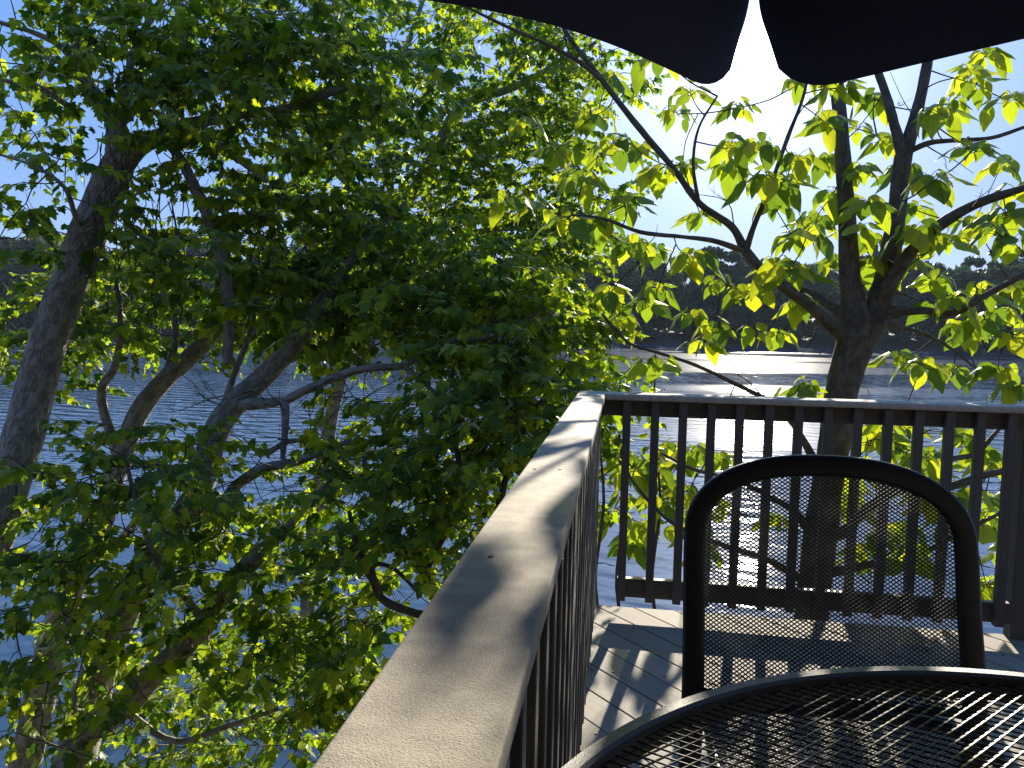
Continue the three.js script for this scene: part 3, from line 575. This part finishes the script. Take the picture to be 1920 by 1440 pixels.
{ // 3: forked maple at the bottom edge
  const base = baseAt(90, 1440, 4.9, groundHeight(-2.9, -4.7) - 0.1);
  const t = makeTree({ name: 'maple_tree', group: 'maples on the bank', label: 'forked maple at the bottom edge, one limb slanting out low over the water', base, bark: M.bark, limbs: [
    { bare: 0.4, pts: [[115, 1540, 5.0, 40], [140, 1430, 5.1, 38], [165, 1325, 5.2, 34], [192, 1240, 5.2, 31], [222, 1165, 5.3, 28], [290, 1050, 5.3, 25], [345, 965, 5.3, 24], [380, 905, 5.3, 24], [402, 815, 5.3, 23], [440, 757, 5.3, 23], [484, 716, 5.3, 20], [533, 667, 5.3, 19], [573, 613, 5.3, 16], [620, 540, 5.4, 11], [690, 450, 5.5, 7], [760, 380, 5.6, 4]] },
    { bare: 0.3, pts: [[160, 1370, 5.15, 26], [228, 1328, 5.0, 24], [283, 1267, 4.9, 23], [333, 1222, 4.85, 22], [384, 1170, 4.8, 21], [433, 1100, 4.8, 19], [477, 1047, 4.8, 17], [505, 1022, 4.8, 13], [570, 960, 4.8, 8], [640, 880, 4.8, 5]] },
    { pts: [[440, 757, 5.3, 12], [483, 757, 5.2, 11], [533, 750, 5.1, 8], [583, 727, 5.0, 8], [640, 703, 5.0, 8], [690, 690, 5.0, 8], [757, 685, 5.0, 7], [790, 663, 5.0, 6], [840, 640, 5.0, 6], [923, 630, 5.0, 5], [990, 597, 5.0, 4], [1050, 560, 5.0, 3]] },
    { pts: [[757, 687, 5.0, 5], [790, 713, 4.9, 5], [827, 750, 4.8, 4], [880, 800, 4.7, 3]] },
    { pts: [[380, 960, 5.3, 12], [417, 947, 5.2, 11], [443, 910, 5.2, 11], [500, 877, 5.1, 9], [567, 863, 5.0, 7], [650, 830, 4.9, 5], [740, 830, 4.9, 3]] },
    { pts: [[533, 748, 5.1, 9], [535, 800, 5.0, 7], [530, 860, 5.0, 5]] },
    { pts: [[500, 853, 5.1, 5], [540, 828, 5.0, 5], [580, 830, 5.0, 4], [610, 860, 5.0, 3]] },
    { pts: [[384, 1165, 4.8, 8], [300, 1060, 4.7, 6], [260, 960, 4.6, 5], [240, 880, 4.6, 4]] },
    { pts: [[228, 1328, 5.0, 7], [330, 1390, 4.8, 6], [430, 1360, 4.7, 5], [520, 1330, 4.6, 4]] },
    { pts: [[402, 815, 5.3, 8], [440, 700, 5.4, 6], [470, 620, 5.5, 5], [480, 560, 5.6, 4]] },
  ] });
  const s = spots(dens([[620, 580, 220, 80, 5.1, 6.8, 100], [880, 570, 200, 100, 4.9, 6.0, 105], [1010, 620, 100, 70, 4.7, 5.6, 30], [760, 500, 240, 80, 5.2, 6.4, 75], [240, 910, 180, 50, 4.3, 4.9, 16], [160, 1110, 200, 110, 4.2, 5.0, 38], [420, 1010, 170, 70, 4.4, 5.2, 24], [120, 1280, 160, 130, 4.2, 5.0, 22], [470, 1190, 140, 100, 4.3, 5.2, 26], [300, 1240, 260, 150, 6, 8.5, 60], [580, 1280, 120, 120, 4.3, 5.6, 40], [330, 1350, 200, 90, 5.4, 7.0, 40], [570, 900, 130, 60, 4.6, 5.4, 14], [640, 770, 80, 40, 4.7, 5.3, 8], [500, 1400, 160, 60, 5.0, 7.0, 26]]));
  grow(t, s, 0.05, 0.0035, 0.014);
  for (const q of s) mapleSpray(t, q, 0.088);
  bareTwigs(t, 60, 250, 720, 620, 1000, 0.5); bareTwigs(t, 20, 0, 500, 1000, 1440, 0.5);
  finish(t, mapleGeo, mapleMats); count.push(t.leaves.length);
}
{ // 4: bushy young maple just outside the railing
  const base = baseAt(880, 1440, 4.0, groundHeight(-0.2, -4.0) - 0.05);
  const t = makeTree({ name: 'maple_tree', group: 'maples on the bank', label: 'bushy young maple pressing against the near railing, leaves below the cap', base, bark: M.barkDark, limbs: [
    { bare: 0.4, pts: [[880, 1500, 4.1, 18], [870, 1300, 4.3, 15], [840, 1160, 4.4, 13], [797, 1073, 4.5, 11], [767, 1037, 4.5, 10], [740, 1000, 4.5, 9], [717, 965, 4.5, 8], [690, 900, 4.6, 6], [680, 830, 4.7, 4]] },
    { pts: [[840, 1160, 4.4, 9], [780, 1150, 4.4, 8], [717, 1123, 4.4, 8], [700, 1087, 4.4, 7], [670, 1027, 4.4, 6], [655, 960, 4.4, 4]] },
    { pts: [[870, 1300, 4.3, 11], [910, 1120, 4.4, 9], [930, 980, 4.5, 8], [960, 860, 4.6, 6], [1010, 760, 4.7, 4], [1060, 690, 4.7, 2.5]] },
    { pts: [[797, 1073, 4.5, 7], [850, 960, 4.6, 6], [860, 860, 4.6, 5], [830, 760, 4.7, 4], [850, 690, 4.8, 3]] },
    { pts: [[717, 1123, 4.4, 5], [700, 1060, 4.3, 5], [730, 1062, 4.3, 4], [760, 1085, 4.3, 4], [790, 1120, 4.3, 2]] },
  ] });
  const s = spots(dens([[880, 830, 190, 100, 4.3, 5.2, 78], [760, 920, 150, 80, 4.3, 5.2, 42], [960, 760, 120, 70, 4.3, 5.2, 40], [730, 1080, 110, 110, 4.2, 5.2, 42], [1050, 770, 60, 30, 4.3, 4.8, 10], [900, 690, 120, 50, 4.5, 5.3, 28], [680, 1230, 90, 80, 4.0, 5.0, 18], [870, 980, 80, 50, 4.2, 5, 16]]));
  grow(t, s, 0.03, 0.003, 0.012);
  for (const q of s) mapleSpray(t, q, 0.082);
  bareTwigs(t, 16, 600, 900, 900, 1300, 0.4);
  finish(t, mapleGeo, mapleMats); count.push(t.leaves.length);
}
{ // 5: maple further out whose crown fills the top centre
  const base = baseAt(560, 1440, 8.4, WATER - 0.6);
  const t = makeTree({ name: 'maple_tree', group: 'maples on the bank', label: 'maple farther out, its small leaved crown filling the upper middle', base, bark: M.bark, limbs: [
    { bare: 0.5, pts: [[580, 1100, 8.4, 14], [600, 900, 8.4, 13], [640, 700, 8.4, 13], [690, 540, 8.4, 13], [745, 410, 8.4, 12], [810, 300, 8.4, 11], [860, 205, 8.3, 9], [960, 165, 8.2, 7], [1050, 125, 8.1, 5], [1130, 70, 8, 3]] },
    { pts: [[745, 410, 8.4, 8], [720, 300, 8.5, 7], [700, 200, 8.6, 6], [760, 90, 8.7, 5], [800, -20, 8.8, 4]] },
    { pts: [[810, 300, 8.4, 7], [900, 300, 8.3, 5], [1000, 290, 8.2, 4], [1090, 330, 8.1, 3]] },
    { pts: [[690, 540, 8.4, 7], [800, 460, 8.2, 6], [930, 430, 8.0, 5], [1060, 430, 7.8, 3]] },
    { pts: [[640, 560, 8.4, 6], [560, 420, 8.6, 5], [520, 280, 8.8, 4], [560, 160, 9, 3]] },
  ] });
  const s = spots(dens([[850, 120, 260, 170, 7, 9.6, 230], [960, 340, 190, 160, 6.8, 9, 170], [720, 330, 180, 160, 7.2, 9.6, 150], [1090, 130, 110, 110, 7, 8.6, 60], [1060, 400, 100, 110, 6.8, 8.2, 60], [560, 300, 130, 130, 7.5, 9.5, 70], [760, 480, 260, 90, 7, 9, 110], [1020, 520, 110, 60, 6.8, 8, 40]]));
  grow(t, s, 0.04, 0.0035, 0.016);
  for (const q of s) mapleSpray(t, q, 0.085);
  finish(t, mapleGeo, mapleMats); count.push(t.leaves.length);
}
{ // saplings by the railing corner
  for (const [x, y0, y1, d, lab] of [[1160, 800, 700, 4.6, 'leafy maple shoot rising beside the railing corner, nearest the corner'], [1226, 800, 682, 4.7, 'thin maple shoot above the far rail, a little to the right of its twin'], [1120, 780, 722, 4.5, 'low maple shoot peeping over the railing corner']]) {
    const base = baseAt(x + 10, y0, d, groundHeight(at(x, y0, d).x, at(x, y0, d).z) - 0.05);
    const t = makeTree({ name: 'maple_sapling', group: 'maple shoots by the corner', label: lab, category: 'sapling', base, bark: M.barkDark, limbs: [{ bare: 0.6, pts: [[x + 30, 1300, d + 0.1, 4], [x - 4, 1100, d, 3.4], [x + 12, 940, d, 2.8], [x, y0, d, 2.2], [x + 3, y1, d, 1.2]] }] });
    for (let i = 0; i < 9; i++) { const f = i / 8, p = at(x + 3 * f + rr(-4, 4), y0 + 60 + (y1 - y0 - 60) * f, d + rr(-0.05, 0.05)); for (let k = 0; k < 4; k++) { const a = k * 1.57 + i * 0.8 + rr(-0.3, 0.3), h = V(Math.cos(a), 0, Math.sin(a)); const q = p.clone().addScaledVector(h, rr(0.02, 0.06)); t.twigs.push(tube([t.loc(p), t.loc(p.clone().lerp(q, 0.5).add(V(0, 0.006, 0))), t.loc(q)], [0.0014], 3, 1)); addLeaf(t, q, h.clone().add(V(0, rr(-0.9, -0.1), 0)), V(gauss() * 0.3, 1, gauss() * 0.3).addScaledVector(h, 0.4), rr(0.05, 0.085), 3); } }
    finish(t, mapleGeo, mapleMats);
  }
}
{ // the broad-leaved tree beyond the far rail
  const base = baseAt(1490, 1440, 4.5, groundHeight(1.65, -4.5) - 0.1);
  const t = makeTree({ name: 'catalpa_tree', label: 'broad leaved tree behind the far railing, stout forked trunk against the lake', base, bark: M.barkDark, limbs: [
    { bare: 0.5, pts: [[1500, 1560, 4.45, 34], [1518, 1200, 4.5, 31], [1535, 1020, 4.5, 30], [1560, 860, 4.5, 27], [1572, 770, 4.5, 28], [1588, 690, 4.5, 31], [1606, 635, 4.5, 36], [1602, 590, 4.5, 27], [1596, 540, 4.5, 20], [1590, 450, 4.5, 17], [1584, 350, 4.5, 15], [1576, 240, 4.55, 13], [1570, 165, 4.6, 12], [1572, 60, 4.65, 9], [1580, -60, 4.7, 6]] },
    { pts: [[1604, 650, 4.5, 26], [1636, 600, 4.5, 26], [1655, 540, 4.5, 21], [1672, 460, 4.5, 18], [1684, 380, 4.5, 16], [1692, 300, 4.5, 16], [1702, 270, 4.5, 13], [1722, 200, 4.5, 11], [1740, 110, 4.5, 9], [1760, -20, 4.5, 7]] },
    { pts: [[1693, 295, 4.5, 11], [1680, 245, 4.5, 9], [1662, 180, 4.55, 8], [1642, 120, 4.6, 7], [1620, 20, 4.7, 5]] },
    { pts: [[1640, 590, 4.5, 16], [1676, 520, 4.4, 14], [1710, 470, 4.35, 12], [1765, 420, 4.3, 11], [1830, 383, 4.25, 9], [1890, 362, 4.2, 8], [1990, 330, 4.1, 5]] },
    { pts: [[1600, 640, 4.5, 16], [1560, 612, 4.45, 12], [1525, 580, 4.4, 10], [1480, 545, 4.35, 10], [1432, 508, 4.3, 9], [1398, 470, 4.3, 9], [1372, 425, 4.3, 7], [1312, 382, 4.3, 6], [1262, 315, 4.3, 6], [1200, 242, 4.3, 6], [1130, 152, 4.3, 5], [1062, 62, 4.3, 4], [1030, -10, 4.3, 3]] },
    { pts: [[1598, 610, 4.5, 13], [1555, 572, 4.6, 9], [1510, 548, 4.7, 8], [1470, 532, 4.7, 7], [1420, 500, 4.8, 4]] },
    { pts: [[1398, 470, 4.3, 7], [1412, 428, 4.25, 5], [1432, 380, 4.2, 5], [1455, 320, 4.2, 4], [1478, 255, 4.2, 4], [1505, 185, 4.2, 3], [1520, 120, 4.2, 2]] },
    { pts: [[1398, 472, 4.3, 6], [1340, 452, 4.2, 5], [1280, 444, 4.1, 4], [1200, 435, 4.0, 4], [1130, 410, 3.95, 3], [1040, 400, 3.9, 2]] },
    { pts: [[1130, 152, 4.3, 4], [1085, 115, 4.25, 4], [1030, 85, 4.2, 3.5], [940, 45, 4.1, 3], [850, 0, 4.0, 2.5]] },
    { pts: [[1640, 585, 4.5, 11], [1690, 583, 4.4, 9], [1740, 583, 4.3, 7], [1785, 588, 4.2, 7], [1840, 558, 4.1, 6], [1920, 515, 4.0, 5], [2000, 470, 3.9, 3]] },
    { pts: [[1645, 605, 4.5, 6], [1720, 622, 4.6, 4], [1770, 645, 4.7, 3], [1830, 690, 4.8, 2]] },
    { pts: [[1702, 285, 4.5, 6], [1742, 268, 4.4, 5], [1800, 263, 4.3, 4], [1860, 258, 4.2, 4], [1930, 235, 4.1, 3]] },
    { pts: [[1545, 900, 4.5, 10], [1490, 800, 4.4, 5], [1440, 752, 4.35, 4.5], [1400, 730, 4.3, 4.5], [1363, 712, 4.25, 4], [1300, 683, 4.2, 3.5], [1230, 660, 4.15, 3], [1183, 645, 4.1, 3], [1155, 622, 4.1, 2.5], [1130, 590, 4.1, 2]] },
    { pts: [[1545, 1010, 4.5, 14], [1585, 995, 4.4, 11], [1625, 955, 4.3, 9], [1700, 915, 4.25, 8], [1780, 912, 4.2, 8], [1850, 890, 4.15, 7], [1925, 875, 4.1, 6], [2010, 860, 4, 4]] },
    { pts: [[1625, 955, 4.3, 7], [1700, 890, 4.3, 6], [1760, 865, 4.35, 5], [1830, 850, 4.4, 5], [1860, 820, 4.4, 4], [1900, 770, 4.4, 3]] },
    { pts: [[1535, 1020, 4.5, 11], [1490, 960, 4.5, 7], [1440, 930, 4.5, 5], [1380, 900, 4.5, 4], [1300, 880, 4.5, 3], [1240, 850, 4.5, 2.5]] },
    { pts: [[1525, 1100, 4.5, 10], [1440, 1050, 4.4, 6], [1350, 1020, 4.3, 5], [1260, 980, 4.3, 4], [1200, 920, 4.3, 3], [1160, 860, 4.3, 2.5]] },
    { pts: [[1530, 1080, 4.5, 10], [1620, 1060, 4.4, 7], [1720, 1040, 4.3, 5], [1800, 1000, 4.2, 4], [1880, 960, 4.1, 3]] },
    { pts: [[1310, 382, 4.3, 4], [1300, 310, 4.2, 3], [1310, 240, 4.2, 2.5], [1345, 180, 4.1, 2]] },
  ] });
  const W = [[1290, 190], [1275, 225], [1245, 115], [1110, 225], [1085, 290], [1150, 285], [1195, 300], [1130, 170], [1240, 335], [1275, 320], [1330, 345], [1300, 310], [1010, 400], [1180, 395], [960, 385], [1060, 430], [1120, 425], [1180, 480], [1225, 490], [1300, 500], [1150, 555], [1240, 560], [1205, 585], [1170, 610], [1345, 545], [1290, 610], [1330, 625], [1385, 215], [1360, 290], [1370, 325], [1490, 318], [1440, 350], [1475, 345], [1545, 245], [1500, 170], [1575, 180], [1610, 335], [1570, 375], [1535, 420], [1630, 400], [1660, 285], [1690, 335], [1790, 205], [1810, 150], [1850, 120], [1835, 175], [1885, 205], [1760, 225], [1825, 290], [1875, 330], [1905, 375], [1820, 430], [1885, 425], [1780, 475], [1725, 455], [1660, 465], [1455, 400], [1480, 465], [1450, 505], [1560, 500], [1500, 590], [1455, 650], [1405, 640], [1330, 655], [1420, 725], [1745, 545], [1790, 580], [1840, 555], [1900, 555], [1850, 615], [1900, 640], [1790, 625], [1690, 690], [1730, 700], [1790, 715], [1865, 705], [1905, 740], [1240, 690], [1500, 748], [1530, 765], [1150, 845], [1180, 900], [1205, 830], [1170, 945], [1235, 960], [1345, 870], [1420, 845], [1190, 1010], [1290, 930], [1650, 830], [1690, 855], [1725, 870], [1800, 830], [1860, 880], [1620, 880], [1830, 930], [1885, 945], [1760, 950], [1905, 1000], [1700, 1000], [1650, 1010], [1600, 960], [1620, 1045], [1690, 1055], [1440, 990], [1340, 960], [1565, 905], [1885, 1060], [1850, 1110], [1710, 400], [1750, 350], [1860, 450], [1900, 470], [1510, 450], [1600, 450], [1640, 510], [1410, 560], [1270, 450], [1320, 420], [1690, 500], [1820, 640], [1880, 600], [1100, 350], [1040, 300], [990, 250], [1600, 260], [1640, 200], [1420, 290], [1560, 310], [1480, 520]];
  for (let i = 0; i < 20; i++) W.push([rr(1140, 1320), rr(800, 1060)]);          // more below the rail, to either side of the trunk
  for (let i = 0; i < 26; i++) W.push([rr(1600, 1930), rr(815, 1120)]);
  const clear = (p) => { const q = p.clone().addScaledVector(SUN, -p.y / SUN.y).sub(CORNER), u = q.dot(E1), v = -q.dot(E2); const c = p.clone().addScaledVector(SUN, -(p.y - CAPH) / SUN.y).sub(CORNER), cu = c.dot(E1), cv = -c.dot(E2); return (u > -0.05 && u < 0.75 && v > -0.15 && v < 0.75) || (cu > -0.2 && cu < 0.08 && cv > 0.45 && cv < 1.35) || (cu > -0.14 && cu < 0.04 && cv > 2.1 && cv < 2.5); };   // the sun reaches the planks along the far rail and most of the near cap
  const s = W.map(([x, y]) => ({ p: at(x + rr(-8, 8), y - 14 + rr(-6, 6), rr(3.9, y > 800 ? 6.2 : 5.4)) })).filter((q) => !clear(q.p));
  console.log('whorls', s.length, 'of', W.length);
  grow(t, s, 0.04, 0.0032, 0.011);
  for (const q of s) broadWhorl(t, q, rr(0.125, 0.17), 9 + Math.floor(rnd() * 6));
  bareTwigs(t, 34, 1150, 1900, 550, 1100, 0.35); bareTwigs(t, 14, 1150, 1900, 150, 550, 0.35);
  finish(t, broadGeo, broadMats); count.push(t.leaves.length);
}
console.log('leaves', count.join(' '));
let tris = 0; scene.traverse((o) => { if (o.isMesh && !o.isInstancedMesh) tris += (o.geometry.index ? o.geometry.index.count : o.geometry.attributes.position.count) / 3; });
console.log('triangles', Math.round(tris));
renderer.render(scene, camera);
